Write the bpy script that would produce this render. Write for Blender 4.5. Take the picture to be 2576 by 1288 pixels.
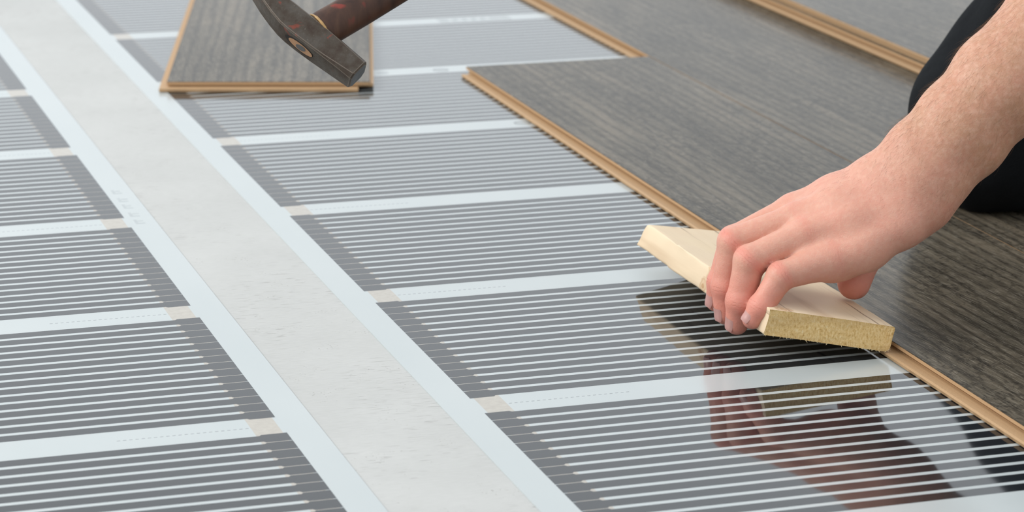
import bpy, bmesh, math, random
import numpy as np
from mathutils import Vector, Matrix

random.seed(7)
rng = np.random.default_rng(11)
SC = bpy.context.scene
C = SC.collection
for o in list(bpy.data.objects):
    bpy.data.objects.remove(o, do_unlink=True)
MM = 0.001

# ------------------------------------------------------------------ camera
cam_d = bpy.data.cameras.new('camera')
cam = bpy.data.objects.new('camera', cam_d)
C.objects.link(cam)
right = Vector((0.94852237, -0.31651619, 0.0110818))
up = Vector((0.07481382, 0.25792451, 0.96326416))
fwd = Vector((0.30774697, 0.91284853, -0.26832696))
rot = Matrix((right, up, -fwd)).transposed()
cam.matrix_world = Matrix.Translation((0, 0, 0.546)) @ rot.to_4x4()
cam_d.sensor_fit = 'HORIZONTAL'
cam_d.sensor_width = 36.0
cam_d.lens = 6813.43 / 2576 * 36.0
cam_d.clip_start = 0.05
cam_d.dof.use_dof = True
cam_d.dof.focus_distance = 1.80
cam_d.dof.aperture_fstop = 13.0
SC.camera = cam

# ------------------------------------------------------------------ world, light, exposure
SC.view_settings.view_transform = 'Standard'
SC.view_settings.look = 'None'
SC.view_settings.exposure = 0.0
SC.view_settings.gamma = 1.0
SC.view_settings.use_curve_mapping = False
world = bpy.data.worlds.new('bright_room')
SC.world = world
world.use_nodes = True
bg = world.node_tree.nodes['Background']
bg.inputs['Color'].default_value = (0.905, 0.955, 1.0, 1)
bg.inputs['Strength'].default_value = 1.17

win_d = bpy.data.lights.new('window_light', 'AREA')
win_d.shape = 'RECTANGLE'
win_d.size = 1.6
win_d.size_y = 1.3
win_d.energy = 62.0
win_d.color = (1.0, 0.96, 0.90)
win = bpy.data.objects.new('window_light', win_d)
C.objects.link(win)
win.location = (-1.7, 2.4, 1.7)
win.rotation_euler = (Vector((0.8, 1.75, 0.0)) - Vector(win.location)).to_track_quat('-Z', 'Y').to_euler()

# ------------------------------------------------------------------ helpers
def obj(name, me, mat=None, parent=None, smooth=False):
    o = bpy.data.objects.new(name, me)
    C.objects.link(o)
    if mat is not None:
        for m in (mat if isinstance(mat, (list, tuple)) else [mat]):
            me.materials.append(m)
    if parent is not None:
        o.parent = parent
    if smooth:
        me.polygons.foreach_set('use_smooth', [True] * len(me.polygons))
    return o

def mesh(name, verts, faces, scale=MM):
    me = bpy.data.meshes.new(name)
    v = np.asarray(verts, float) * scale
    me.from_pydata(v.tolist(), [], faces)
    me.update()
    return me

def tag(o, label, cat, group=None, kind=None):
    o['label'] = label
    if cat: o['category'] = cat
    if group: o['group'] = group
    if kind: o['kind'] = kind
    return o

def empty(name, loc_mm=(0, 0, 0), rz=0.0):
    o = bpy.data.objects.new(name, None)
    o.empty_display_size = 0.05
    C.objects.link(o)
    o.location = [c * MM for c in loc_mm]
    o.rotation_euler = (0, 0, rz)
    return o

def prism(profile, y0, y1):
    """closed profile in (x,z) extruded along y; counter-clockwise seen from -y"""
    n = len(profile)
    v = [(x, y0, z) for x, z in profile] + [(x, y1, z) for x, z in profile]
    f = [tuple(range(n)), tuple(range(2 * n - 1, n - 1, -1))]
    for i in range(n):
        j = (i + 1) % n
        f.append((j, i, n + i, n + j))
    return v, f

def slab(poly, z0, z1):
    """closed polygon in (x,y), ccw, extruded in z"""
    n = len(poly)
    v = [(x, y, z0) for x, y in poly] + [(x, y, z1) for x, y in poly]
    f = [tuple(range(n - 1, -1, -1)), tuple(range(n, 2 * n))]
    for i in range(n):
        j = (i + 1) % n
        f.append((i, j, n + j, n + i))
    return v, f

def merge(parts):
    V, F = [], []
    for v, f in parts:
        k = len(V)
        V += list(v)
        F += [tuple(i + k for i in q) for q in f]
    return V, F

class NT:
    def __init__(self, name):
        self.m = bpy.data.materials.new(name)
        self.m.use_nodes = True
        self.t = self.m.node_tree
        self.b = self.t.nodes['Principled BSDF']
        self.out = self.t.nodes['Material Output']
    def n(self, typ, **kw):
        nd = self.t.nodes.new(typ)
        for k, v in kw.items():
            if k.startswith('i_'):
                key = k[2:]
                key = int(key) if key.isdigit() else key.replace('_', ' ')
                nd.inputs[key].default_value = v
            else:
                setattr(nd, k, v)
        return nd
    def l(self, a, b):
        self.t.links.new(a, b)
    def coords(self, scale=(1, 1, 1), kind='Object', rot=(0, 0, 0), rand=0.0):
        tc = self.n('ShaderNodeTexCoord')
        src = tc.outputs[kind]
        if rand:
            oi = self.n('ShaderNodeObjectInfo')
            mul = self.n('ShaderNodeMath', operation='MULTIPLY', i_1=rand)
            self.l(oi.outputs['Random'], mul.inputs[0])
            add = self.n('ShaderNodeVectorMath', operation='ADD')
            self.l(src, add.inputs[0]); self.l(mul.outputs[0], add.inputs[1])
            src = add.outputs[0]
        if any(rot):
            m0 = self.n('ShaderNodeMapping')
            m0.inputs['Rotation'].default_value = rot
            self.l(src, m0.inputs['Vector'])
            src = m0.outputs['Vector']
        mp = self.n('ShaderNodeMapping')
        mp.inputs['Scale'].default_value = scale
        self.l(src, mp.inputs['Vector'])
        return mp.outputs['Vector']
    def noise(self, vec, scale=1.0, detail=4.0, rough=0.55, dist=0.0):
        nd = self.n('ShaderNodeTexNoise')
        nd.inputs['Scale'].default_value = scale
        nd.inputs['Detail'].default_value = detail
        nd.inputs['Roughness'].default_value = rough
        nd.inputs['Distortion'].default_value = dist
        self.l(vec, nd.inputs['Vector'])
        return nd.outputs['Fac']
    def ramp(self, fac, stops):
        r = self.n('ShaderNodeValToRGB')
        e = r.color_ramp.elements
        while len(e) < len(stops): e.new(0.5)
        for el, (p, c) in zip(e, stops):
            el.position = p
            el.color = (c, c, c, 1) if isinstance(c, (int, float)) else (*c, 1)
        self.l(fac, r.inputs['Fac'])
        return r.outputs['Color']
    def mix(self, fac, a, b, mode='MIX'):
        m = self.n('ShaderNodeMix', data_type='RGBA', blend_type=mode)
        for s, v in ((0, fac), (6, a), (7, b)):
            if hasattr(v, 'is_linked') or hasattr(v, 'links'):
                self.l(v, m.inputs[s])
            else:
                m.inputs[s].default_value = v if isinstance(v, (int, float)) else (*v, 1)
        return m.outputs[2]
    def math(self, op, a, b=None):
        m = self.n('ShaderNodeMath', operation=op)
        for s, v in ((0, a), (1, b)):
            if v is None: continue
            if isinstance(v, (int, float)): m.inputs[s].default_value = v
            else: self.l(v, m.inputs[s])
        return m.outputs[0]
    def bump(self, h, strength=0.3, dist=0.001, prev=None):
        b = self.n('ShaderNodeBump')
        b.inputs['Strength'].default_value = strength
        b.inputs['Distance'].default_value = dist
        self.l(h, b.inputs['Height'])
        if prev is not None: self.l(prev, b.inputs['Normal'])
        return b.outputs['Normal']
    def set(self, **kw):
        for k, v in kw.items():
            key = k.replace('_', ' ')
            if isinstance(v, (int, float)): self.b.inputs[key].default_value = v
            elif isinstance(v, tuple): self.b.inputs[key].default_value = (*v, 1) if len(v) == 3 else v
            else: self.l(v, self.b.inputs[key])
        return self.m

# ------------------------------------------------------------------ materials
def mat_concrete():
    t = NT('concrete')
    big = t.noise(t.coords((9, 9, 9)), 1, 4)
    fine = t.noise(t.coords((110, 520, 60)), 1, 4, 0.65)
    col = t.ramp(big, [(0.25, (0.425, 0.43, 0.418)), (0.75, (0.495, 0.50, 0.488))])
    col = t.mix(t.ramp(fine, [(0.35, 0.0), (0.7, 0.28)]), col, (0.60, 0.60, 0.59))
    # short trowel scratches
    sc = t.noise(t.coords((70, 560, 55), rot=(0, 0, 0.06)), 1, 2, 0.5, 0.3)
    area = t.noise(t.coords((7, 7, 7)), 1, 2)
    s = t.math('MULTIPLY', t.ramp(sc, [(0.635, 0.0), (0.69, 1.0)]), t.ramp(area, [(0.42, 0.0), (0.60, 1.0)]))
    col = t.mix(t.math('MULTIPLY', s, 0.65), col, (0.27, 0.26, 0.25))
    # small pores
    vo = t.n('ShaderNodeTexVoronoi', i_Scale=330.0)
    t.l(t.coords(), vo.inputs['Vector'])
    pores = t.math('MULTIPLY', t.ramp(vo.outputs['Distance'], [(0.10, 1.0), (0.24, 0.0)]),
                   t.ramp(t.noise(t.coords((38, 38, 38)), 1, 3), [(0.54, 0.0), (0.68, 1.0)]))
    col = t.mix(t.math('MULTIPLY', pores, 0.55), col, (0.25, 0.24, 0.22))
    h = t.math('SUBTRACT', t.math('MULTIPLY', fine, 0.5), t.math('ADD', pores, s))
    return t.set(Base_Color=col, Roughness=0.75, Normal=t.bump(h, 0.45, 0.0007))

def mat_film_white():
    t = NT('white_film')
    w = t.noise(t.coords((14, 5, 1)), 1, 2)
    col = t.ramp(w, [(0.3, (0.435, 0.475, 0.48)), (0.7, (0.46, 0.497, 0.50))])
    wav = t.noise(t.coords((9, 30, 1)), 1, 2)
    return t.set(Base_Color=col, Roughness=0.16, IOR=1.5, Normal=t.bump(wav, 0.10, 0.0012))

def mat_carbon():
    t = NT('carbon_print')
    w = t.noise(t.coords((6, 3, 1), kind='Object'), 1, 1)
    spk = t.noise(t.coords((2200, 2200, 1)), 1, 1)
    col = t.ramp(spk, [(0.70, (0.013, 0.015, 0.018)), (0.78, (0.05, 0.05, 0.055))])
    return t.set(Base_Color=col, Roughness=0.045, IOR=1.5, Normal=t.bump(w, 0.04, 0.0012))

def mat_flat(name, col, rough=0.3, **kw):
    t = NT(name)
    nz = t.noise(t.coords((220, 220, 220)), 1, 3)
    c = t.mix(t.ramp(nz, [(0.3, 0.0), (0.7, 1.0)]), tuple(x * 0.93 for x in col), tuple(min(1, x * 1.06) for x in col))
    return t.set(Base_Color=c, Roughness=rough, **kw)

def mat_decor():
    t = NT('grey_oak_laminate')
    R_ = 7.3
    base = t.noise(t.coords((17, 3.0, 1), rand=R_), 1, 5, 0.6, 0.8)
    col = t.ramp(base, [(0.30, (0.055, 0.046, 0.034)), (0.50, (0.103, 0.087, 0.064)), (0.68, (0.17, 0.139, 0.101))])
    # wandering cathedral figure
    wv = t.n('ShaderNodeTexWave', wave_type='BANDS', bands_direction='X')
    wv.inputs['Scale'].default_value = 1.0
    wv.inputs['Distortion'].default_value = 5.0
    wv.inputs['Detail'].default_value = 3.0
    wv.inputs['Detail Scale'].default_value = 1.4
    t.l(t.coords((26, 2.6, 1), rand=R_), wv.inputs['Vector'])
    col = t.mix(t.ramp(wv.outputs['Fac'], [(0.45, 0.0), (0.90, 0.62)]), col, (0.026, 0.022, 0.017))
    # fiddleback squiggles
    sq = t.noise(t.coords((85, 60, 1), rand=R_, rot=(0, 0, 0.6)), 1, 3, 0.55, 2.4)
    am = t.noise(t.coords((9, 5, 1), rand=R_), 1, 2)
    sqm = t.math('MULTIPLY', t.ramp(sq, [(0.50, 0.0), (0.60, 0.62)]), t.ramp(am, [(0.40, 0.0), (0.55, 1.0)]))
    col = t.mix(sqm, col, (0.022, 0.019, 0.015))
    # fine pores, pale and dark, drifting a little off the plank axis
    po = t.noise(t.coords((1700, 66, 1), rand=R_, rot=(0, 0, -0.09)), 1, 3, 0.6, 0.7)
    col = t.mix(t.ramp(po, [(0.54, 0.0), (0.66, 0.85)]), col, (0.235, 0.208, 0.165))
    col = t.mix(t.ramp(po, [(0.32, 0.75), (0.45, 0.0)]), col, (0.030, 0.028, 0.026))
    h = t.math('ADD', t.math('ADD', po, t.math('MULTIPLY', sq, 0.4)), t.math('MULTIPLY', wv.outputs['Fac'], -1.1))
    t.b.inputs['Specular Tint'].default_value = (1.0, 0.925, 0.78, 1)
    return t.set(Base_Color=col, Roughness=0.19, IOR=1.13, Specular_IOR_Level=0.5, Normal=t.bump(h, 0.07, 0.0004))

def mat_hdf():
    t = NT('fibreboard')
    nz = t.noise(t.coords((1100, 700, 1100)), 1, 3)
    col = t.ramp(nz, [(0.25, (0.42, 0.262, 0.135)), (0.75, (0.50, 0.325, 0.175))])
    return t.set(Base_Color=col, Roughness=0.62, Normal=t.bump(nz, 0.2, 0.0003))

def mat_pine(name='pine'):
    t = NT(name)
    g = t.noise(t.coords((30, 2.5, 45)), 1, 4, 0.55, 0.5)
    col = t.ramp(g, [(0.28, (0.60, 0.43, 0.27)), (0.45, (0.75, 0.59, 0.405)), (0.8, (0.80, 0.655, 0.465))])
    blot = t.noise(t.coords((16, 16, 16)), 1, 2)
    col = t.mix(t.ramp(blot, [(0.55, 0.0), (0.75, 0.45)]), col, (0.80, 0.66, 0.42))
    ln = t.noise(t.coords((240, 7, 160)), 1, 2, 0.5, 0.8)
    am = t.noise(t.coords((24, 9, 24)), 1, 2)
    lm = t.math('MULTIPLY', t.ramp(ln, [(0.62, 0.0), (0.70, 0.8)]), t.ramp(am, [(0.46, 0.0), (0.6, 1.0)]))
    col = t.mix(lm, col, (0.22, 0.13, 0.07))
    # knots at fixed places on the waney edge
    tco = t.n('ShaderNodeTexCoord').outputs['Object']
    for kp, kr in (((-0.0405, -0.008, 0.0315), 0.011), ((-0.043, 0.004, 0.020), 0.006), ((-0.030, -0.100, 0.030), 0.007)):
        sb = t.n('ShaderNodeVectorMath', operation='DISTANCE'); sb.inputs[1].default_value = kp
        t.l(tco, sb.inputs[0])
        wob = t.math('ADD', t.math('DIVIDE', sb.outputs['Value'], kr), t.math('MULTIPLY', t.math('SUBTRACT', ln, 0.5), 0.9))
        col = t.mix(t.ramp(wob, [(0.10, 0.55), (0.34, 0.85), (0.55, 0.25), (0.75, 0.6), (1.0, 0.0)]), col, (0.48, 0.26, 0.11))
    return t.set(Base_Color=col, Roughness=0.62, Normal=t.bump(t.math('ADD', ln, g), 0.25, 0.0006))

def mat_endgrain():
    t = NT('pine_end_grain')
    g = t.noise(t.coords((760, 760, 380)), 1, 4, 0.7)
    col = t.ramp(g, [(0.30, (0.48, 0.255, 0.07)), (0.42, (0.77, 0.505, 0.20)), (0.57, (0.89, 0.635, 0.30)), (0.72, (0.95, 0.77, 0.46))])
    st = t.noise(t.coords((14, 14, 110)), 1, 2, 0.5, 0.3)
    col = t.mix(t.ramp(st, [(0.40, 0.38), (0.56, 0.0)]), col, (0.52, 0.33, 0.14))
    h = t.noise(t.coords((520, 520, 330)), 1, 3, 0.7)
    return t.set(Base_Color=col, Roughness=0.85, Normal=t.bump(h, 0.8, 0.0011))

def mat_steel():
    t = NT('rusty_steel')
    a = t.noise(t.coords((60, 60, 60)), 1, 5, 0.65)
    col = t.ramp(a, [(0.30, (0.040, 0.021, 0.013)), (0.46, (0.062, 0.046, 0.033)), (0.60, (0.082, 0.069, 0.056)), (0.74, (0.115, 0.062, 0.030))])
    r = t.noise(t.coords((85, 150, 85)), 1, 3, 0.5, 0.4)
    col = t.mix(t.ramp(r, [(0.64, 0.0), (0.70, 0.75)]), col, (0.23, 0.045, 0.025))
    sp = t.noise(t.coords((620, 620, 620)), 1, 2, 0.7)
    col = t.mix(t.ramp(sp, [(0.68, 0.0), (0.76, 0.6)]), col, (0.22, 0.20, 0.17))
    h = t.noise(t.coords((300, 300, 300)), 1, 4, 0.7)
    return t.set(Base_Color=col, Metallic=0.35, Roughness=t.ramp(a, [(0.3, 0.62), (0.7, 0.42)]), Normal=t.bump(h, 0.45, 0.0008))

def mat_face():
    t = NT('worn_hammer_face')
    a = t.noise(t.coords((150, 150, 150)), 1, 3)
    return t.set(Base_Color=t.ramp(a, [(0.3, (0.10, 0.11, 0.12)), (0.7, (0.17, 0.18, 0.19))]), Metallic=0.75, Roughness=0.42,
                 Normal=t.bump(a, 0.2, 0.0005))

def mat_handle():
    t = NT('stained_ash_handle')
    a = t.noise(t.coords((70, 70, 9)), 1, 4, 0.6, 0.4)
    col = t.ramp(a, [(0.28, (0.020, 0.008, 0.005)), (0.5, (0.055, 0.023, 0.013)), (0.75, (0.095, 0.046, 0.024))])
    r = t.noise(t.coords((55, 55, 22)), 1, 2)
    col = t.mix(t.ramp(r, [(0.68, 0.0), (0.74, 0.7)]), col, (0.24, 0.03, 0.02))
    return t.set(Base_Color=col, Roughness=0.48, Specular_IOR_Level=0.35, Normal=t.bump(a, 0.25, 0.0006))

def mat_skin():
    t = NT('skin')
    at = t.n('ShaderNodeAttribute', attribute_name='red').outputs['Fac']
    wr = t.n('ShaderNodeAttribute', attribute_name='wrinkle').outputs['Fac']
    al = t.n('ShaderNodeAttribute', attribute_name='along').outputs['Fac']
    fo = t.n('ShaderNodeAttribute', attribute_name='forearm').outputs['Fac']
    m1 = t.noise(t.coords((55, 55, 55)), 1, 4, 0.65)
    m2 = t.noise(t.coords((260, 260, 260)), 1, 3, 0.6)
    base = t.mix(fo, (0.64, 0.358, 0.265), (0.515, 0.28, 0.178))
    base = t.mix(t.ramp(m1, [(0.40, 0.0), (0.70, 0.46)]), base, (0.63, 0.29, 0.215))
    base = t.mix(t.ramp(m2, [(0.42, 0.0), (0.70, 0.42)]), base, (0.71, 0.46, 0.345))
    col = t.mix(t.math('MULTIPLY', at, 0.88), base, (0.67, 0.225, 0.175))
    # creases : sine along the finger, wobbled
    nz = t.noise(t.coords((330, 330, 330)), 1, 2)
    ph = t.math('ADD', t.math('MULTIPLY', al, 2.7), t.math('MULTIPLY', nz, 7.5))
    cr = t.math('POWER', t.math('MULTIPLY', t.math('ADD', t.math('SINE', ph), 1.0), 0.5), 6.0)
    brk = t.ramp(t.noise(t.coords((190, 190, 190)), 1, 2), [(0.40, 0.0), (0.62, 1.0)])
    crm = t.math('MULTIPLY', t.math('MULTIPLY', cr, wr), brk)
    col = t.mix(t.math('MULTIPLY', crm, 0.34), col, (0.46, 0.135, 0.10))
    vo = t.n('ShaderNodeTexVoronoi', i_Scale=900.0)
    t.l(t.coords(), vo.inputs['Vector'])
    fine = t.math('ADD', t.math('MULTIPLY', vo.outputs['Distance'], 0.45), t.math('MULTIPLY', m2, 0.8))
    n1 = t.bump(fine, 0.42, 0.0005)
    n2 = t.bump(t.math('SUBTRACT', 1.0, crm), 0.42, 0.0005, n1)
    t.b.inputs['Subsurface Radius'].default_value = (0.0045, 0.0014, 0.0008)
    t.b.inputs['Subsurface Scale'].default_value = 1.0
    return t.set(Base_Color=col, Roughness=0.47, Subsurface_Weight=0.35, IOR=1.4, Specular_IOR_Level=0.42, Normal=n2)

def mat_cloth(name, col):
    t = NT(name)
    t.b.inputs['Specular IOR Level'].default_value = 0.12
    wv = t.noise(t.coords((900, 900, 900)), 1, 2)
    fd = t.noise(t.coords((16, 16, 16)), 1, 3, 0.5, 0.4)
    c = t.mix(t.ramp(wv, [(0.3, 0.0), (0.7, 1.0)]), tuple(x * 0.8 for x in col), tuple(x * 1.3 for x in col))
    return t.set(Base_Color=c, Roughness=0.85, Normal=t.bump(fd, 0.5, 0.010))

M = dict(concrete=mat_concrete(), paint=mat_flat('wall_paint', (0.80, 0.79, 0.77), 0.7), white=mat_film_white(), carbon=mat_carbon(),
         busbar=mat_flat('copper_busbar', (0.425, 0.395, 0.345), 0.2), dash=mat_flat('grey_print', (0.20, 0.22, 0.225), 0.2),
         faint=mat_flat('faint_print', (0.375, 0.41, 0.415), 0.2), pale=mat_flat('pale_print', (0.33, 0.36, 0.365), 0.2),
         decor=mat_decor(), hdf=mat_hdf(), pine=mat_pine(), endgrain=mat_endgrain(), steel=mat_steel(), face=mat_face(), worn=mat_flat('worn_edge_highlight', (0.15, 0.12, 0.095), 0.4, Metallic=0.4),  # worn: rubbed steel, with the ridge highlight put into its paler colour
         handle=mat_handle(), wedge=mat_flat('wedge_iron', (0.13, 0.125, 0.12), 0.5, Metallic=0.5),
         eyewood=mat_flat('bare_wood_end', (0.36, 0.20, 0.105), 0.6), glue=mat_flat('dried_resin', (0.40, 0.24, 0.09), 0.35),
         splinter=mat_flat('splinters', (0.82, 0.68, 0.42), 0.7),
         skin=mat_skin(), nail=mat_flat('fingernail', (0.50, 0.265, 0.235), 0.28), hair=mat_flat('arm_hair', (0.22, 0.12, 0.06), 0.5),
         trousers=mat_cloth('black_trousers', (0.0075, 0.0088, 0.0105)), shirt=mat_cloth('dark_shirt', (0.020, 0.022, 0.026)))

# ------------------------------------------------------------------ floor slab
v, f = slab([(-1800, -1500), (2500, -1500), (2500, 6500), (-1800, 6500)], -60, 0)
floor = obj('floor', mesh('floor', v, f), M['concrete'])
tag(floor, 'bare pale grey concrete floor slab showing between the two films', None, kind='structure')

v, f = slab([(-1800, -1600), (2600, -1600), (2600, -1500), (-1800, -1500)], -60, 2600)  # added unseen wall, holds back low light from the camera side
tag(obj('added_wall_back', mesh('added_wall_back', v, f), M['paint']), 'unseen plain wall added behind the photographer to cut low frontal light', None, kind='structure')
v, f = slab([(2500, -1500), (2600, -1500), (2600, 3400), (2500, 3400)], -60, 2600)  # added unseen wall, holds back light from the right
tag(obj('added_wall_right', mesh('added_wall_right', v, f), M['paint']), 'unseen plain wall added to the right of the kneeling person to cut side light', None, kind='structure')

# ------------------------------------------------------------------ heating films
PER, GAP, C0 = 250.5, 29.0, 1530.0        # repeat of the heating cells, clear gap, centre of one gap
NB = 15
def heating_film(side, x_edge, label):
    """side=+1: film runs to +x from x_edge, side=-1: to -x"""
    W = 1000.0
    root = empty('heating_film', (x_edge, 0, 0))
    tag(root, label, 'heating film', 'heating film sheets')
    y0, y1 = C0 - 3 * PER, C0 + 12 * PER
    xs = sorted((0, side * W))
    v, f = slab([(xs[0], y0), (xs[1], y0), (xs[1], y1), (xs[0], y1)], 0.0, 0.6)
    obj('sheet', mesh('film_sheet', v, f), M['white'], root)
    for a in (24.2, W - 24.2 - 17.0):
        bx = sorted((side * a, side * (a + 17.0)))
        v, f = slab([(bx[0], y0), (bx[1], y0), (bx[1], y1), (bx[0], y1)], 0.58, 0.615)
        obj('busbar', mesh('busbar', v, f), M['busbar'], root)
    # one carbon bar, wide over the busbars and slim between them
    pitch = (PER - GAP) / NB
    hw, hs = pitch / 2 - 0.38, pitch * 0.355
    xa, xb, xc = 22.0, 38.0, 39.4
    pts = [(xa, -hw), (xb, -hw), (xc, -hs), (W - xc, -hs), (W - xb, -hw), (W - xa, -hw),
           (W - xa, hw), (W - xb, hw), (W - xc, hs), (xc, hs), (xb, hw), (xa, hw)]
    if side < 0: pts = [(-x, y) for x, y in reversed(pts)]
    v, f = slab(pts, 0.6, 0.64)
    bar = mesh('carbon_bar', v, f)
    bar.materials.append(M['carbon'])
    for k in range(-3, 12):
        ys = C0 + k * PER + GAP / 2
        for i in range(NB):
            o = bpy.data.objects.new('carbon_bar', bar)
            o.location = (0, (ys + (i + 0.5) * pitch) * MM, 0)
            o.parent = root
            C.objects.link(o)
    # dashed cutting line printed in each gap
    quads = []
    for k in range(-2, 12):
        yc = C0 + k * PER - 1.0
        for i in range(22):
            a = 42.5 + i * 3.75
            xs = sorted((side * a, side * (a + 2.0)))
            quads.append(slab([(xs[0], yc - .35), (xs[1], yc - .35), (xs[1], yc + .35), (xs[0], yc + .35)], 0.60, 0.63))
    v, f = merge(quads)
    o = obj('cut_line', mesh('cut_line', v, f), M['dash'], root)
    o['kind'] = 'stuff'
    return root

film_r = heating_film(+1, 472.0, 'striped heating film between the concrete strip and the grey laminate planks')
film_l = heating_film(-1, 390.0, 'striped heating film at the left edge, left of the concrete strip')

def disc(cx, cy, rx, ry, z0, z1, n=28):
    return slab([(cx + rx * math.cos(2 * math.pi * i / n), cy + ry * math.sin(2 * math.pi * i / n)) for i in range(n)], z0, z1)
# round printed marks and a blurred printed line in the far gaps (right film)
for cx, cy in ((777.5 - 472, 2281.0), (775.5 - 472, 2529.0)):
    v, f = disc(cx, cy, 8.0, 8.0, 0.60, 0.63)
    ring = obj('print_mark', mesh('print_mark', v, f), M['dash'], film_r)
    v, f = disc(cx, cy, 6.2, 6.2, 0.62, 0.64)
    obj('print_centre', mesh('print_centre', v, f), M['pale'], ring)
v, f = disc(716 - 472, 2531.0, 6.0, 6.0, 0.60, 0.63)
obj('print_mark', mesh('print_mark', v, f), M['pale'], film_r)
v, f = slab([(850 - 472, 2771), (932 - 472, 2771), (932 - 472, 2793), (850 - 472, 2793)], 0.60, 0.62)
pm = obj('print_mark', mesh('print_mark', v, f), M['pale'], film_r)
for i in range(5):
    x = 862 - 472 + i * 10.5
    parts = [slab([(x, 2775), (x + 2.4, 2775), (x + 2.4, 2789), (x, 2789)], 0.61, 0.64),
             slab([(x + 2.4, 2786), (x + 6.5, 2786), (x + 6.5, 2789), (x + 2.4, 2789)], 0.61, 0.64),
             slab([(x + 2.4, 2780.5), (x + 5.5, 2780.5), (x + 5.5, 2783.5), (x + 2.4, 2783.5)], 0.61, 0.64)]
    v, f = merge(parts)
    obj('print_stroke', mesh('print_stroke', v, f), M['white'], pm)
# faint worn print on the clear margin of the left film
for i, y in enumerate((2131, 2104, 2082, 2056, 2033)):
    parts = [slab([(-16.5, y - 8), (-9, y - 8), (-9, y - 5), (-16.5, y - 5)], 0.60, 0.63),
             slab([(-13.6, y - 1), (-9.5 + (i % 2), y - 1), (-9.5 + (i % 2), y + 2), (-13.6, y + 2)], 0.60, 0.63),
             slab([(-16.5, y - 4.8), (-14, y - 4.8), (-14, y + 5.5), (-16.5, y + 5.5)], 0.60, 0.63)]
    v, f = merge(parts)
    obj('print_mark', mesh('print_mark', v, f), M['faint'], film_l)

# ------------------------------------------------------------------ laminate planks
PW = 194.2
def plank(x, y0, y1, z, label, lip0=None, lip1=None, gprof=False, width=PW, lip=True):
    root = empty('laminate_plank', (x, 0, z))
    tag(root, label, 'plank', 'grey laminate planks')
    l0 = y0 if lip0 is None else lip0
    l1 = y1 if lip1 is None else lip1
    w = width
    if not gprof:      # lower locking lip sticks out, groove above it
        upper = [(4.2, 2.9), (w - 0.2, 2.9), (w - 0.2, 6.6), (w - 0.8, 7.62), (0.0, 7.62), (0.0, 5.3), (4.2, 4.7)]
        under = [(2.4, 0.2), (w - 9.4, 0.2), (w - 9.4, 2.9), (2.4, 2.9)]
        v, f = merge([prism(upper, y0, y1), prism(under, y0, y1)] + ([prism([(-8.2, 0.2), (2.4, 0.2), (2.4, 2.75), (-1.5, 2.55), (-7.3, 3.05), (-9.0, 2.4)], l0, l1)] if lip else []))
    else:              # tongue side: lower half set back, tongue rounded above it
        upper = [(3.2, 0.1), (w - 0.2, 0.1), (w - 0.2, 7.62), (0.0, 7.62), (-0.5, 7.2), (-0.5, 5.3), (0.4, 4.7), (3.4, 4.5)]
        v, f = prism(upper, y0, y1)
    obj('core', mesh('plank_core', v, f), M['hdf'], root)
    # decorative layer with its small bevel
    prof = [(0.0, 7.6), (w - 1.0, 7.6), (w - 1.0, 7.8), (w - 1.25, 8.0), (0.35, 8.0), (0.0, 7.8)]
    v, f = prism(prof, y0, y1)
    obj('decor_layer', mesh('plank_decor', v, f), M['decor'], root)
    return root

plank(793.0, 900, 2500, 1.0, 'grey oak laminate plank nearest the film, pushed against by the wooden block', lip1=2488)
plank(793.0 + PW, 700, 4700, 1.0, 'grey oak laminate plank in the second row, running past the end of the first row', lip0=2501)
plank(793.0 + 2 * PW, 700, 4700, 1.0, 'grey oak laminate plank in the third row, under the two stacked planks', lip=False)
plank(793.0 + 3 * PW, 700, 4700, 1.0, 'grey oak laminate plank in the fourth row, behind the kneeling leg', lip=False)
plank(1216.5, 2060, 3400, 9.6, 'grey laminate plank lying loose on the laid floor, lower of two stacked')
plank(1218.0, 2050, 3390, 17.7, 'grey laminate plank lying loose on the laid floor, upper of two stacked', gprof=True)

# cut piece of plank under the hammer, with locking lips on its left and front edges
cb = empty('laminate_plank', (495.4, 2505.9, 1.2), math.atan2(-51.5, 186.2))
tag(cb, 'short loose piece of grey laminate lying across the film under the hammer', 'plank', 'grey laminate planks')
W_, L_ = 193.2, 560.0
parts = [slab([(0, 0), (W_ - 0.4, 0), (W_ - 0.4, L_), (0, L_)], 4.7, 7.62),
         slab([(1.6, 2.4), (W_ - 1.0, 2.4), (W_ - 1.0, L_), (1.6, L_)], 2.9, 4.8),
         slab([(-7.0, -9.5), (W_ - 11, -9.5), (W_ - 11, L_), (-7.0, L_)], 0.1, 2.95),
         slab([(W_ - 1.2, 0.8), (W_ + 3.6, 0.8), (W_ + 3.6, L_), (W_ - 1.2, L_)], 3.3, 6.0)]
v, f = merge(parts)
obj('core', mesh('plank_core', v, f), M['hdf'], cb)
v, f = slab([(0, 0), (W_, 0), (W_, L_), (0, L_)], 7.6, 8.0)
obj('decor_layer', mesh('plank_decor', v, f), M['decor'], cb)

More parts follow.
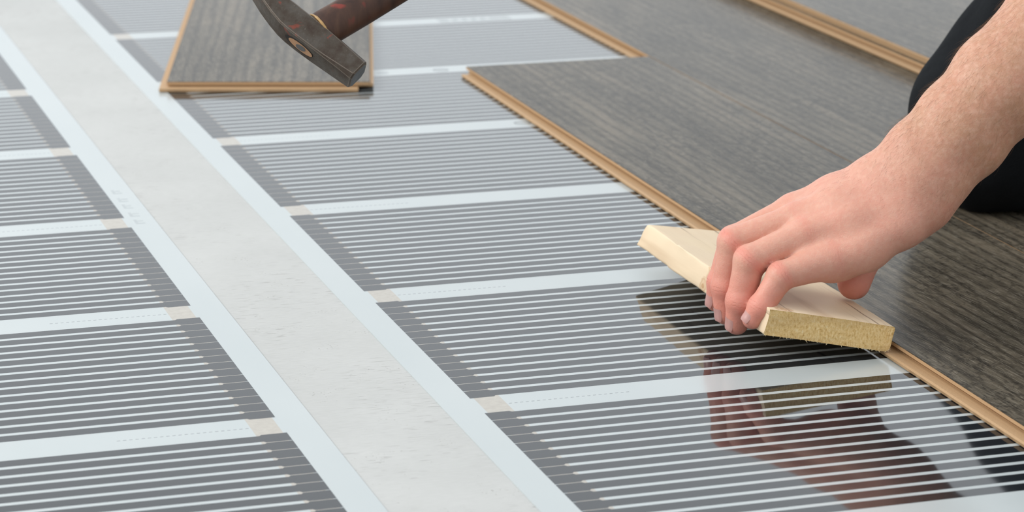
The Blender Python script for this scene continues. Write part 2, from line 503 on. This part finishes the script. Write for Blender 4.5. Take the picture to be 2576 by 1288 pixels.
# ------------------------------------------------------------------ pine tapping block
def build_block():
    th = math.radians(10.6)
    wv = np.array((math.cos(th), 0, -math.sin(th)))      # across
    tv = np.array((math.sin(th), 0, math.cos(th)))       # through the thickness
    W, T = 88.0, 18.6
    O = np.array((703.6, 0, 38.6)) - tv * T              # bottom left edge
    sec = []                                             # closed section (across, thick), ccw seen from -y
    def arc(cx, cz, r, a0, a1, n):
        for i in range(n):
            a = math.radians(a0 + (a1 - a0) * i / (n - 1))
            sec.append((cx + r * math.cos(a), cz + r * math.sin(a)))
    arc(2.2, 2.2, 2.2, 180, 270, 5)
    for i in range(1, 14): sec.append((2.2 + (W - 6.4) * i / 14, 0))
    arc(W - 4.2, 4.2, 4.2, 270, 360, 6)
    for i in range(1, 4): sec.append((W, 4.2 + (T - 7.4) * i / 4))
    arc(W - 3.2, T - 3.2, 3.2, 0, 90, 5)
    for i in range(1, 14): sec.append((W - 3.2 - (W - 4.3) * i / 14, T))
    arc(1.1, T - 1.1, 1.1, 90, 180, 5)
    for i in range(1, 6): sec.append((0, T - 1.1 - (T - 3.3) * i / 6))
    sec = np.array(sec)
    n = len(sec)
    NU = 64
    V = []
    us = np.linspace(0, 1, NU)
    nz = rng.normal(size=(NU, n)); 
    for _ in range(4):
        nz = (nz + np.roll(nz, 1, 1) + np.roll(nz, -1, 1)) / 3
        nz[1:-1] = (nz[:-2] + nz[1:-1] + nz[2:]) / 3
    nz /= nz.std()
    for k, u in enumerate(us):
        for j, (a, t) in enumerate(sec):
            va, tt = a / W, t / T
            yn = 1556.5 - 13.0 * va + 3.5 * (1 - tt)
            yf = 1781.0 + 8.0 * va + 11.0 * (1 - tt)
            y = yn + (yf - yn) * u
            # waney left side, more of it towards the far end
            wane = max(0, 1 - a / 9.0) * (0.55 * math.sin(u * 8.0) + 1.2 * u * max(0, tt - .5) * 2)
            a2 = a + wane + (0.22 if a < 3 else 0.14) * nz[k, j]
            t2 = t + 0.14 * nz[(k + 17) % NU, j]
            p = O + wv * a2 + tv * t2 + np.array((0, y, 0))
            if k in (0, NU - 1): p = p + np.array((0, 0.3 * nz[(k + 5) % NU, j], 0))
            V.append(p)
    F = []
    for k in range(NU - 1):
        for j in range(n):
            q = (j + 1) % n
            F.append((k * n + q, k * n + j, (k + 1) * n + j, (k + 1) * n + q))
    nf = len(F)
    F.append(tuple(range(n)))
    F.append(tuple(reversed(range((NU - 1) * n, NU * n))))
    base = np.array((745.0, 1660.0, 5.0))
    me = mesh('block_board', np.array(V) - base, F)
    root = empty('wooden_block', base)
    tag(root, 'sawn pale pine board offcut gripped by the hand against the plank edge', 'wood block')
    b = obj('board', me, [M['pine'], M['endgrain']], root, smooth=True)
    me.set_sharp_from_angle(angle=math.radians(32))
    me.polygons[nf].material_index = 1; me.polygons[nf + 1].material_index = 1
    me.polygons[nf].use_smooth = False; me.polygons[nf + 1].use_smooth = False
    # torn fibres along the saw cut
    sv, sf = [], []
    ring0 = [np.array(V[j]) for j in range(n)]
    cand = [j for j in range(n) if sec[j][1] < 6]
    for i in range(62):
        j = random.choice(cand); q = (j + 1) % n
        p = ring0[j] * (r_ := random.random()) + ring0[q] * (1 - r_)
        p = p + np.array((0, random.uniform(-0.2, 0.6), 0))
        d = -tv * random.uniform(0.2, 1.0) + np.array((random.uniform(-.9, .9), random.uniform(-.7, .2), 0))
        d /= np.linalg.norm(d)
        ln = random.uniform(0.5, 1.5) * (1.7 if random.random() < .10 else 1)
        s = np.array((d[2], 0, -d[0])); s = s / (np.linalg.norm(s) + 1e-6) * random.uniform(.12, .26)
        e = np.array((0, .2, 0))
        k = len(sv)
        sv += [p + s, p - s, p + e, p + d * ln]
        sf += [(k, k + 1, k + 3), (k + 1, k + 2, k + 3), (k + 2, k, k + 3), (k, k + 2, k + 1)]
    o = obj('splinters', mesh('splinters', np.array(sv) - base, sf), M['splinter'], root)
    o['kind'] = 'stuff'
build_block()

# ------------------------------------------------------------------ hammer
def build_hammer():
    R_, U_, F_ = (np.array(x) for x in (right, up, fwd))
    A = np.array((460.9, 1708.0, 177.0))                 # near upper corner of the striking face
    vdir = np.array((0, 0, 546.0)) - A; vdir /= np.linalg.norm(vdir)
    rr = R_ - vdir * (R_ @ vdir); rr /= np.linalg.norm(rr)
    uu = np.cross(vdir, rr)
    q = rr * .79 - uu * .61
    p = rr * .61 + uu * .79
    a = .25 * vdir + .968 * q; a /= np.linalg.norm(a)    # head axis, towards the face
    b = vdir - a * (vdir @ a); b /= np.linalg.norm(b)
    p = np.cross(a, b); p = p if p @ uu > 0 else -p
    ph = math.radians(28.8)
    n1 = math.cos(ph) * b + math.sin(ph) * p             # cheek normal
    n2 = math.sin(ph) * b - math.cos(ph) * p             # eye end normal
    K = 0.915                                            # overall size
    S = 19.8 * K
    ctr = A - (n1 + n2) * S / 2 + 1.0 * K * a                # middle of the face
    root = empty('hammer', ctr)
    root.scale = (K, K, K)
    tag(root, 'old rusty steel hammer held in the air over the loose plank piece', 'hammer')
    # head : octagonal sections along the axis (s back from the face)
    #      s,  half n1, extent +n2, extent -n2, corner cut
    secs = [(0.0, 8.6, 8.6, 8.6, 3.6), (1.2, 9.7, 9.7, 9.7, 3.2), (14, 9.8, 9.9, 9.9, 2.2), (26, 9.6, 10.2, 10.2, 1.4), (36, 9.8, 10.5, 10.5, 1.1),
            (50, 10.0, 10.7, 10.7, 1.0), (60, 9.8, 10.6, 10.9, 1.0), (68, 9.6, 9.8, 11.2, 1.0), (78, 9.6, 7.4, 11.2, 1.0), (90, 9.6, 3.6, 10.4, 0.9),
            (102, 9.6, -1.2, 8.0, 0.7), (108, 9.4, -3.4, 5.8, 0.5)]
    V, F = [], []
    for s, h1, hp, hm, c in secs:
        for x, y in ((h1 - c, hp), (h1, hp - c), (h1, -hm + c), (h1 - c, -hm), (-h1 + c, -hm), (-h1, -hm + c), (-h1, hp - c), (-h1 + c, hp)):
            V.append(-a * s + n1 * x + n2 * y)
    m = 8
    for k in range(len(secs) - 1):
        for j in range(m):
            z = (j + 1) % m
            F.append((k * m + j, k * m + z, (k + 1) * m + z, (k + 1) * m + j))
    F.append(tuple(range(m))[::-1]); F.append(tuple(range((len(secs) - 1) * m, len(secs) * m)))
    me = mesh('hammer_head', V, F)
    bm = bmesh.new(); bm.from_mesh(me)
    bmesh.ops.recalc_face_normals(bm, faces=bm.faces)
    bm.to_mesh(me); bm.free()
    hd = obj('head', me, [M['steel'], M['face'], M['worn']], root)
    for po in me.polygons:
        if len(po.vertices) == 8 and po.center.length < 0.004: po.material_index = 1
    bev = hd.modifiers.new('edge', 'BEVEL'); bev.width = 0.00035; bev.segments = 2; bev.limit_method = 'ANGLE'; bev.angle_limit = 0.45; bev.material = 2  # bevel faces carry the wear and a painted edge highlight
    # handle : oval, leaving the head on the side away from the eye end
    ec = -a * 47.0                                        # eye centre on the axis
    hdir = rr * .80 + uu * .47 - vdir * .36; hdir /= np.linalg.norm(hdir)
    def ring(c, ax1, ax2, r1, r2, n=28):
        return [c + ax1 * r1 * math.cos(2 * math.pi * i / n) + ax2 * r2 * math.sin(2 * math.pi * i / n) for i in range(n)]
    m1 = a - hdir * (a @ hdir); m1 /= np.linalg.norm(m1)
    m2 = np.cross(hdir, m1)
    st = [(2, 11.5, 7.5), (9.5, 13.0, 8.6), (11, 14.2, 9.4), (16, 14.6, 9.8), (45, 14.3, 9.8), (90, 13.2, 9.4), (140, 13.6, 10.2), (200, 14.8, 11.4), (250, 15.4, 12.0), (262, 14.0, 10.8), (266, 9.0, 7.0)]
    V, F = [], []
    n = 28
    for t, r1, r2 in st: V += ring(ec + hdir * t, m1, m2, r1, r2)
    for k in range(len(st) - 1):
        for j in range(n):
            z = (j + 1) % n
            F.append((k * n + j, k * n + z, (k + 1) * n + z, (k + 1) * n + j))
    F.append(tuple(range(n))[::-1]); F.append(tuple(range((len(st) - 1) * n, len(st) * n)))
    hm = mesh('hammer_handle', V, F)
    hn = obj('handle', hm, M['handle'], root, smooth=True)
    # ragged bead of resin where the wood meets the head
    V, F = [], []
    nb, mb = 56, 8
    for i in range(nb):
        an = 2 * math.pi * i / nb
        c = ec + hdir * 11.4 + m1 * 14.0 * math.cos(an) + m2 * 9.3 * math.sin(an)
        ro = m1 * math.cos(an) + m2 * math.sin(an)
        rad = 0.7 + 0.55 * random.random()
        for j in range(mb):
            ab = 2 * math.pi * j / mb
            V.append(c + ro * rad * math.cos(ab) + hdir * rad * math.sin(ab))
    for i in range(nb):
        for j in range(mb):
            i2, j2 = (i + 1) % nb, (j + 1) % mb
            F.append((i * mb + j, i2 * mb + j, i2 * mb + j2, i * mb + j2))
    obj('resin_bead', mesh('resin_bead', V, F), M['glue'], hn, smooth=True)
    # eye with the wood end and the iron wedge
    top = ec + n2 * 10.72
    def oval(r1, r2, z0, z1, off=0.0, rot_=0.0, n=28):
        c, s = math.cos(rot_), math.sin(rot_)
        e1, e2 = a * c + n1 * s, -a * s + n1 * c
        V = ring(top + a * off + n2 * z0, e1, e2, r1, r2, n) + ring(top + a * off + n2 * z1, e1, e2, r1, r2, n)
        F = [tuple(range(n))[::-1], tuple(range(n, 2 * n))]
        F += [(i, (i + 1) % n, n + (i + 1) % n, n + i) for i in range(n)]
        return V, F
    V2, F2 = oval(13.2, 5.4, -3, 0.06, -0.6)
    obj('eye_rim', mesh('eye_rim', V2, F2), mat_flat('dark_eye', (0.012, 0.009, 0.007), 0.8), hd)
    v, f = oval(11.2, 4.3, -2, 0.25, 0.9)
    we = obj('wood_end', mesh('wood_end', v, f), M['eyewood'], hn)
    v, f = oval(4.6, 2.9, -1, 0.5, 1.2, 0.4)
    obj('wedge', mesh('wedge', v, f), M['wedge'], root)
build_hammer()

# ------------------------------------------------------------------ person : signed distance modelling
def round_cone(P, a, b, r1, r2):
    a = np.asarray(a, np.float32); b = np.asarray(b, np.float32)
    ba = b - a
    l2 = float(ba @ ba)
    if l2 < 1e-6: return np.linalg.norm(P - a, axis=-1) - max(r1, r2)
    rr = r1 - r2
    a2 = l2 - rr * rr
    il2 = 1.0 / l2
    pa = P - a
    y = pa @ ba
    z = y - l2
    pp = np.einsum('...i,...i->...', pa, pa)
    x2 = np.maximum(pp * l2 - y * y, 0) * l2
    y2 = y * y * l2
    z2 = z * z * l2
    k = np.sign(rr) * rr * rr * x2
    d = (np.sqrt(np.maximum(x2 * a2 * il2, 0)) + y * rr) * il2 - r1
    c1 = np.sign(z) * a2 * z2 > k
    c2 = (np.sign(y) * a2 * y2 < k) & ~c1
    d = np.where(c1, np.sqrt(x2 + z2) * il2 - r2, d)
    d = np.where(c2, np.sqrt(x2 + y2) * il2 - r1, d)
    return d

def smin(a, b, k):
    h = np.maximum(k - np.abs(a - b), 0) / k
    return np.minimum(a, b) - h * h * k * 0.25

class Grid:
    def __init__(self, lo, hi, h):
        self.lo = np.array(lo, np.float32); self.h = h
        self.n = np.ceil((np.array(hi) - lo) / h).astype(int) + 1
        self.ax = [self.lo[i] + h * np.arange(self.n[i], dtype=np.float32) for i in range(3)]
    def field(self): return np.full(self.n, 60.0, np.float32)
    def box(self, lo, hi):
        s = []
        for i in range(3):
            a = int(max(0, math.floor((lo[i] - self.lo[i]) / self.h)))
            b = int(min(self.n[i], math.ceil((hi[i] - self.lo[i]) / self.h) + 1))
            s.append(slice(a, max(a, b)))
        return tuple(s)
    def pts(self, s):
        return np.stack(np.meshgrid(*[self.ax[i][s[i]] for i in range(3)], indexing='ij'), -1)
    def chain(self, Fd, ch, k, mg=16):
        for (x0, y0, z0, r0), (x1, y1, z1, r1) in zip(ch[:-1], ch[1:]):
            a, b = np.array((x0, y0, z0)), np.array((x1, y1, z1))
            m = max(r0, r1) + mg
            s = self.box(np.minimum(a, b) - m, np.maximum(a, b) + m)
            d = round_cone(self.pts(s), a, b, r0, r1).astype(np.float32)
            Fd[s] = smin(Fd[s], d, k)

def surface_nets(Fd, g, smooth=3):
    neg = Fd < 0
    c = np.zeros(tuple(g.n - 1), np.int8)
    for i in (0, 1):
        for j in (0, 1):
            for k in (0, 1):
                c += neg[i:g.n[0] - 1 + i, j:g.n[1] - 1 + j, k:g.n[2] - 1 + k]
    act = (c > 0) & (c < 8)
    ijk = np.argwhere(act)
    idx = np.full(act.shape, -1, np.int64)
    idx[act] = np.arange(len(ijk))
    acc = np.zeros((len(ijk), 3)); cnt = np.zeros(len(ijk))
    cor = [np.array((i, j, k)) for i in (0, 1) for j in (0, 1) for k in (0, 1)]
    for a in cor:
        for ax in range(3):
            if a[ax]: continue
            b = a.copy(); b[ax] = 1
            f0 = Fd[tuple((ijk + a).T)]; f1 = Fd[tuple((ijk + b).T)]
            m = (f0 < 0) != (f1 < 0)
            t = np.zeros(len(ijk)); t[m] = f0[m] / (f0[m] - f1[m])
            pt = a + (b - a) * t[:, None]
            acc[m] += pt[m]; cnt[m] += 1
    V = g.lo + (ijk + acc / cnt[:, None]) * g.h
    Q = []
    for ax in range(3):
        u, w = (ax + 1) % 3, (ax + 2) % 3
        sl0 = [slice(None)] * 3; sl1 = [slice(None)] * 3
        sl0[ax] = slice(0, g.n[ax] - 1); sl1[ax] = slice(1, g.n[ax])
        n0, n1 = neg[tuple(sl0)], neg[tuple(sl1)]
        e = np.argwhere(n0 != n1)
        e = e[(e[:, u] > 0) & (e[:, w] > 0) & (e[:, u] < g.n[u] - 1) & (e[:, w] < g.n[w] - 1)]
        s0 = n0[tuple(e.T)]
        def cell(du, dw):
            q = e.copy(); q[:, u] -= du; q[:, w] -= dw
            return idx[tuple(q.T)]
        q = np.stack([cell(1, 1), cell(0, 1), cell(0, 0), cell(1, 0)], 1)
        q[~s0] = q[~s0][:, ::-1]
        Q.append(q)
    Q = np.concatenate(Q)
    Q = Q[(Q >= 0).all(1)]
    lab = np.arange(len(V))
    while True:
        old = lab.copy()
        mq = lab[Q].min(1)
        for c_ in range(4): np.minimum.at(lab, Q[:, c_], mq)
        lab = lab[lab]
        if (old == lab).all(): break
    big = np.bincount(lab[Q[:, 0]]).argmax()
    Q = Q[lab[Q[:, 0]] == big]
    used = np.zeros(len(V), bool); used[Q.ravel()] = True
    remap = np.cumsum(used) - 1
    V = V[used]; Q = remap[Q]
    E = np.concatenate([Q[:, [0, 1]], Q[:, [1, 2]], Q[:, [2, 3]], Q[:, [3, 0]]])
    deg = np.bincount(E.ravel(), minlength=len(V)).astype(float)
    for it in range(smooth * 2):
        lam = 0.55 if it % 2 == 0 else -0.57
        L = np.zeros_like(V)
        for d in range(3):
            L[:, d] = np.bincount(E[:, 0], V[E[:, 1], d], len(V)) + np.bincount(E[:, 1], V[E[:, 0], d], len(V))
        V = V + lam * (L / np.maximum(deg, 1)[:, None] - V)
    return V, Q

def np_mesh(name, V, Q):
    me = bpy.data.meshes.new(name)
    me.vertices.add(len(V)); me.vertices.foreach_set('co', (V * MM).astype(np.float32).ravel())
    me.loops.add(len(Q) * 4); me.loops.foreach_set('vertex_index', Q.astype(np.int32).ravel())
    me.polygons.add(len(Q))
    me.polygons.foreach_set('loop_start', np.arange(0, len(Q) * 4, 4, dtype=np.int32))
    me.polygons.foreach_set('loop_total', np.full(len(Q), 4, np.int32))
    me.update(); me.validate()
    me.polygons.foreach_set('use_smooth', [True] * len(me.polygons))
    return me

# joints of the left hand and arm: x, y, z, radius in mm
FINGERS = {
    'pinky': [[754.5, 1572.6, 64.1, 12.6], [718.6, 1574.3, 55.0, 9.2], [703.9, 1572.3, 35.2, 8.1], [698.9, 1573.9, 27.2, 7.0]],
    'ring': [[743.4, 1589.9, 76.9, 11.8], [704.3, 1594.1, 61.2, 10.5], [698.1, 1592.6, 34.0, 9.6], [697.4, 1595.7, 17.9, 7.9]],
    'middle': [[743.7, 1607.9, 82.4, 11.8], [701.3, 1615.8, 68.3, 10.2], [695.9, 1614.2, 38.0, 9.0], [697.0, 1613.9, 19.6, 7.9]],
    'index': [[750.8, 1627.6, 83.3, 12.0], [710.7, 1636.4, 63.3, 10.2], [701.3, 1634.5, 34.8, 9.0], [699.0, 1635.8, 21.9, 7.4]],
}
THUMB = [[803.9, 1602.6, 100.2, 17.0], [802.1, 1613.5, 75.3, 15.0], [796.7, 1612.2, 53.6, 12.6], [787.3, 1605.7, 35.8, 11.3]]
PALM = [
    [[754.5, 1572.6, 64.1, 12.6], [775.8, 1568.7, 71.7, 14.5], [802.1, 1567.6, 87.0, 15.0], [819.9, 1568.6, 103.2, 16.0]],
    [[743.4, 1589.9, 76.9, 11.8], [770.8, 1581.1, 85.9, 14.0], [800.2, 1576.7, 97.2, 16.0], [820.3, 1574.5, 112.7, 17.0]],
    [[743.7, 1607.9, 82.4, 11.8], [768.7, 1596.0, 93.2, 14.0], [797.4, 1586.8, 105.8, 16.0], [818.1, 1579.9, 121.1, 18.0]],
    [[750.8, 1627.6, 83.3, 12.0], [773.0, 1611.8, 95.9, 13.5], [796.3, 1597.1, 109.8, 15.5], [813.1, 1585.3, 126.2, 16.5]],
    [[757.7, 1580.4, 61.0, 12.0], [785.8, 1586.0, 67.5, 14.0], [815.0, 1576.0, 89.4, 14.0], [821.9, 1568.9, 95.6, 13.5]],
    [[739.6, 1580.0, 61.1, 10.2], [763.1, 1580.6, 60.5, 12.0]],
    [[781.3, 1595.7, 73.1, 13.0], [811.7, 1593.7, 93.5, 15.0]],
]
ARM = [
    [[813.1, 1585.3, 126.2, 16.5], [818.5, 1583.4, 133.4, 17.5], [839.9, 1580.5, 155.5, 19.5], [867.2, 1579.6, 183.9, 21.8], [912.3, 1582.3, 222.4, 26.0], [955.5, 1587.4, 266.7, 31.0], [987.7, 1589.1, 294.7, 33.0]],
    [[819.9, 1568.6, 103.2, 16.0], [831.3, 1569.5, 115.6, 17.2], [852.5, 1569.4, 136.0, 19.0], [879.6, 1569.9, 165.2, 21.5], [922.3, 1574.1, 205.8, 26.0], [964.4, 1579.8, 251.4, 32.0], [987.7, 1589.1, 294.7, 33.0]],
    [[815.6, 1571.1, 117.9, 18.0], [842.6, 1570.3, 146.2, 20.5], [871.8, 1568.6, 174.0, 25.0], [914.4, 1573.1, 215.8, 30.0]],
]


person = empty('person', (1060, 1890, 9))
PB = np.array((1060.0, 1890.0, 9.0))
tag(person, 'person kneeling in black trousers, bare left forearm and hand gripping the wooden block', 'person')

def build_arm():
    g = Grid((672, 1530, 4), (1010, 1672, 325), 1.2)
    palm = g.field()
    for c in PALM: g.chain(palm, c, 8.5)
    for c in ARM: g.chain(palm, c, 10, 24)
    parts = []
    for nm, ch in FINGERS.items():
        fl = g.field()
        g.chain(fl, ch, 3.0)
        # knuckle pads : slightly broader joints, fleshy finger pads
        for j in (1, 2):
            x, y, z, r = ch[j]
            g.chain(fl, [(x - .3, y - 3.2, z + .6, r * .80), (x - .3, y + 3.2, z + .6, r * .80)], 3)
        parts.append(smin(palm, fl, 5.0))
    fl = g.field(); g.chain(fl, THUMB, 4.0)
    parts.append(smin(palm, fl, 10.0))
    Fd = parts[0]
    for q in parts[1:]: Fd = smin(Fd, q, 1.0)
    V, Q = surface_nets(Fd, g, 3)
    # ---- vertex attributes
    red = np.zeros(len(V)); wr = np.zeros(len(V)); al = np.zeros(len(V))
    best = np.full(len(V), 1e9)
    for nm, ch in FINGERS.items():
        J = [np.array(c[:3]) for c in ch]
        for j in range(4):
            d = np.linalg.norm(V - J[j], axis=1) - ch[j][3]
            dirv = J[min(j + 1, 3)] - J[max(j - 1, 0)]
            dirv = dirv / np.linalg.norm(dirv)
            t = (V - J[j]) @ dirv
            w = np.exp(-(t / (7.0, 5.5, 5.0, 8.0)[j]) ** 2) * np.exp(-np.maximum(d, 0) ** 2 / 30.0)
            red = np.maximum(red, w * (0.42, 0.80, 0.60, 0.65)[j])
            if j < 3:
                ww = np.exp(-(t / (5.0, 4.2, 2.6)[j]) ** 2) * (d < 4) * (0.22, 0.75, 0.85)[j]
                m = (np.abs(d) < best)
                al[m] = t[m]; best[m] = np.abs(d)[m]
                wr = np.maximum(wr, ww)
    # wrist creases
    wc = np.array((822.0, 1572.0, 108.0)); wd = np.array((0.62, -0.05, 0.78))
    t = (V - wc) @ wd
    lower = np.clip((112 - V[:, 2]) / 18, 0, 1)
    wrw = np.exp(-(t / 9.0) ** 2) * lower * 0.8
    m = wrw > wr
    al[m] = t[m] * 0.42; wr = np.maximum(wr, wrw)
    fo = np.clip(((V - np.array((795.0, 1580.0, 95.0))) @ np.array((0.66, 0, 0.75))) / 60.0, 0, 1)
    red = np.maximum(red, 0.22 * (1 - fo))
    red = np.maximum(red, 0.75 * np.clip((72 - V[:, 2]) / 34, 0, 1))
    me = np_mesh('arm', V - PB, Q)
    for nm, arr in (('red', red), ('wrinkle', wr), ('along', al), ('forearm', fo)):
        at = me.attributes.new(nm, 'FLOAT', 'POINT')
        at.data.foreach_set('value', arr.astype(np.float32))
    obj('arm_and_hand', me, M['skin'], person)
    # ---- nails
    for nm in ('pinky', 'ring', 'middle', 'index'):
        ch = FINGERS[nm]
        D, T = np.array(ch[2][:3]), np.array(ch[3][:3]); r = ch[3][3]
        ax = (T - D) / np.linalg.norm(T - D)
        out = NAIL_OUT - ax * (NAIL_OUT @ ax); out /= np.linalg.norm(out)
        sd = np.cross(ax, out)
        vv, ff = [], []
        n, m_ = 9, 9
        for lay in (0, 1):
            for i in range(n):
                s = -4.8 + 9.0 * i / (n - 1)
                for j in range(m_):
                    e = -1 + 2 * j / (m_ - 1)
                    thw = math.radians(40) * (0.86 if i in (0, n - 1) else (0.96 if i in (1, n - 2) else 1.0))
                    an = e * thw
                    shrink = 0.0 if s < 1 else 0.045 * (s - 1) ** 2
                    rad = r * (1.0 if s > 0 else 1.0 - s * 0.012) - shrink + (0.18 if lay == 0 else -0.6)
                    rad -= 0.12 if abs(e) > .95 else 0
                    vv.append(T + ax * s + (out * math.cos(an) + sd * math.sin(an)) * rad)
        for i in range(n - 1):
            for j in range(m_ - 1):
                k = i * m_ + j
                ff.append((k, k + m_, k + m_ + 1, k + 1))
                k += n * m_
                ff.append((k, k + 1, k + m_ + 1, k + m_))
        obj('fingernail', mesh('fingernail', np.array(vv) - PB, ff), M['nail'], person, smooth=True)
    # ---- hair on the forearm and the back of the hand
    tri = Q[:, [0, 1, 2]]
    ar = np.linalg.norm(np.cross(V[tri[:, 1]] - V[tri[:, 0]], V[tri[:, 2]] - V[tri[:, 0]]), axis=1)
    cen = V[Q].mean(1)
    nrm = np.cross(V[Q[:, 2]] - V[Q[:, 0]], V[Q[:, 3]] - V[Q[:, 1]])
    nrm /= np.linalg.norm(nrm, axis=1)[:, None] + 1e-9
    axis = np.array((0.66, 0.0, 0.75))
    s = (cen - np.array((795.0, 1580.0, 95.0))) @ axis
    dorsal = np.clip(nrm @ np.array((-0.55, -0.55, 0.63)) + 0.35, 0, 1)
    dens = ar * np.clip((s + 22) / 60, 0, 1) ** 1.0 * dorsal * (cen[:, 2] > 70)
    dens[s < -22] = 0
    pick = rng.choice(len(cen), 3600, p=dens / dens.sum())
    hv, hf = [], []
    flow0 = np.array((-0.22, -0.12, -0.75))
    for f_ in pick:
        p, nn = cen[f_], nrm[f_]
        fl = flow0 + np.array((-0.5, 0, 0.2)) * random.random() + rng.normal(size=3) * 0.22
        fl = fl - nn * (fl @ nn)
        fl /= np.linalg.norm(fl) + 1e-6
        ln = random.uniform(4.0, 10.5) * (0.55 + 0.45 * min(1, max(0, s[f_] / 60)))
        lift = random.uniform(0.25, 0.75)
        w0 = 0.034
        sd = np.cross(fl, nn)
        k = len(hv)
        for i in range(4):
            u = i / 3
            c = p + fl * ln * u + nn * ln * lift * (u - 0.55 * u * u) + sd * (0.08 * ln * u * u)
            w = w0 * (1 - 0.75 * u)
            hv += [c + sd * w, c - sd * w * .5 + nn * w * .87, c - sd * w * .5 - nn * w * .87]
        for i in range(3):
            for j in range(3):
                q = (j + 1) % 3
                hf.append((k + i * 3 + j, k + i * 3 + q, k + i * 3 + 3 + q, k + i * 3 + 3 + j))
    o = obj('arm_hair', mesh('arm_hair', np.array(hv) - PB, hf), M['hair'], person, smooth=True)
    o['kind'] = 'stuff'
NAIL_OUT = np.array((-0.985, -0.10, 0.0))
build_arm()

def cloth_noise(V, amp, sc, seed):
    r = np.random.default_rng(seed)
    d = np.zeros(len(V))
    for i in range(9):
        k = r.normal(size=3) * sc * (1 + i * .25)
        d += np.sin(V @ k + r.uniform(0, 6.28)) / (1 + i * .35)
    return amp * d

def build_clothes():
    # trousers : kneeling left leg, knee towards the wooden block
    g = Grid((935, 1760, 4), (1660, 2060, 520), 4.0)
    Fd = g.field()
    g.chain(Fd, [(1027, 1856, 90, 66), (1112, 1860, 176, 74), (1262, 1890, 320, 95), (1420, 1940, 400, 112)], 25, 40)
    g.chain(Fd, [(1032, 1862, 67, 63), (1170, 1874, 62, 58), (1420, 1890, 58, 54)], 20, 40)
    g.chain(Fd, [(1420, 1900, 60, 48), (1560, 1900, 50, 42)], 20, 40)
    P = g.pts((slice(None),) * 3)
    Fd = np.maximum(Fd + cloth_noise(P.reshape(-1, 3), 0.9, 0.035, 4).reshape(Fd.shape).astype(np.float32), 9.6 - P[..., 2])
    V, Q = surface_nets(Fd, g, 3)
    obj('trousers', np_mesh('trousers', V - PB, Q), M['trousers'], person)
    # shirt : trunk leaning over the knee and rolled up left sleeve
    g = Grid((930, 1530, 255), (1600, 2260, 900), 6.0)
    Fd = g.field()
    g.chain(Fd, [(1400, 1960, 430, 130), (1330, 1965, 560, 150), (1220, 1965, 720, 140)], 40, 60)
    g.chain(Fd, [(1165, 1850, 740, 80), (1075, 1700, 520, 58), (990, 1590, 305, 47)], 40, 60)
    g.chain(Fd, [(1165, 1850, 740, 80), (1220, 1965, 720, 140), (1190, 2120, 730, 85)], 40, 60)
    P = g.pts((slice(None),) * 3)
    Fd = Fd + cloth_noise(P.reshape(-1, 3), 1.2, 0.03, 9).reshape(Fd.shape).astype(np.float32)
    V, Q = surface_nets(Fd, g, 2)
    obj('shirt', np_mesh('shirt', V - PB, Q), M['shirt'], person)
build_clothes()
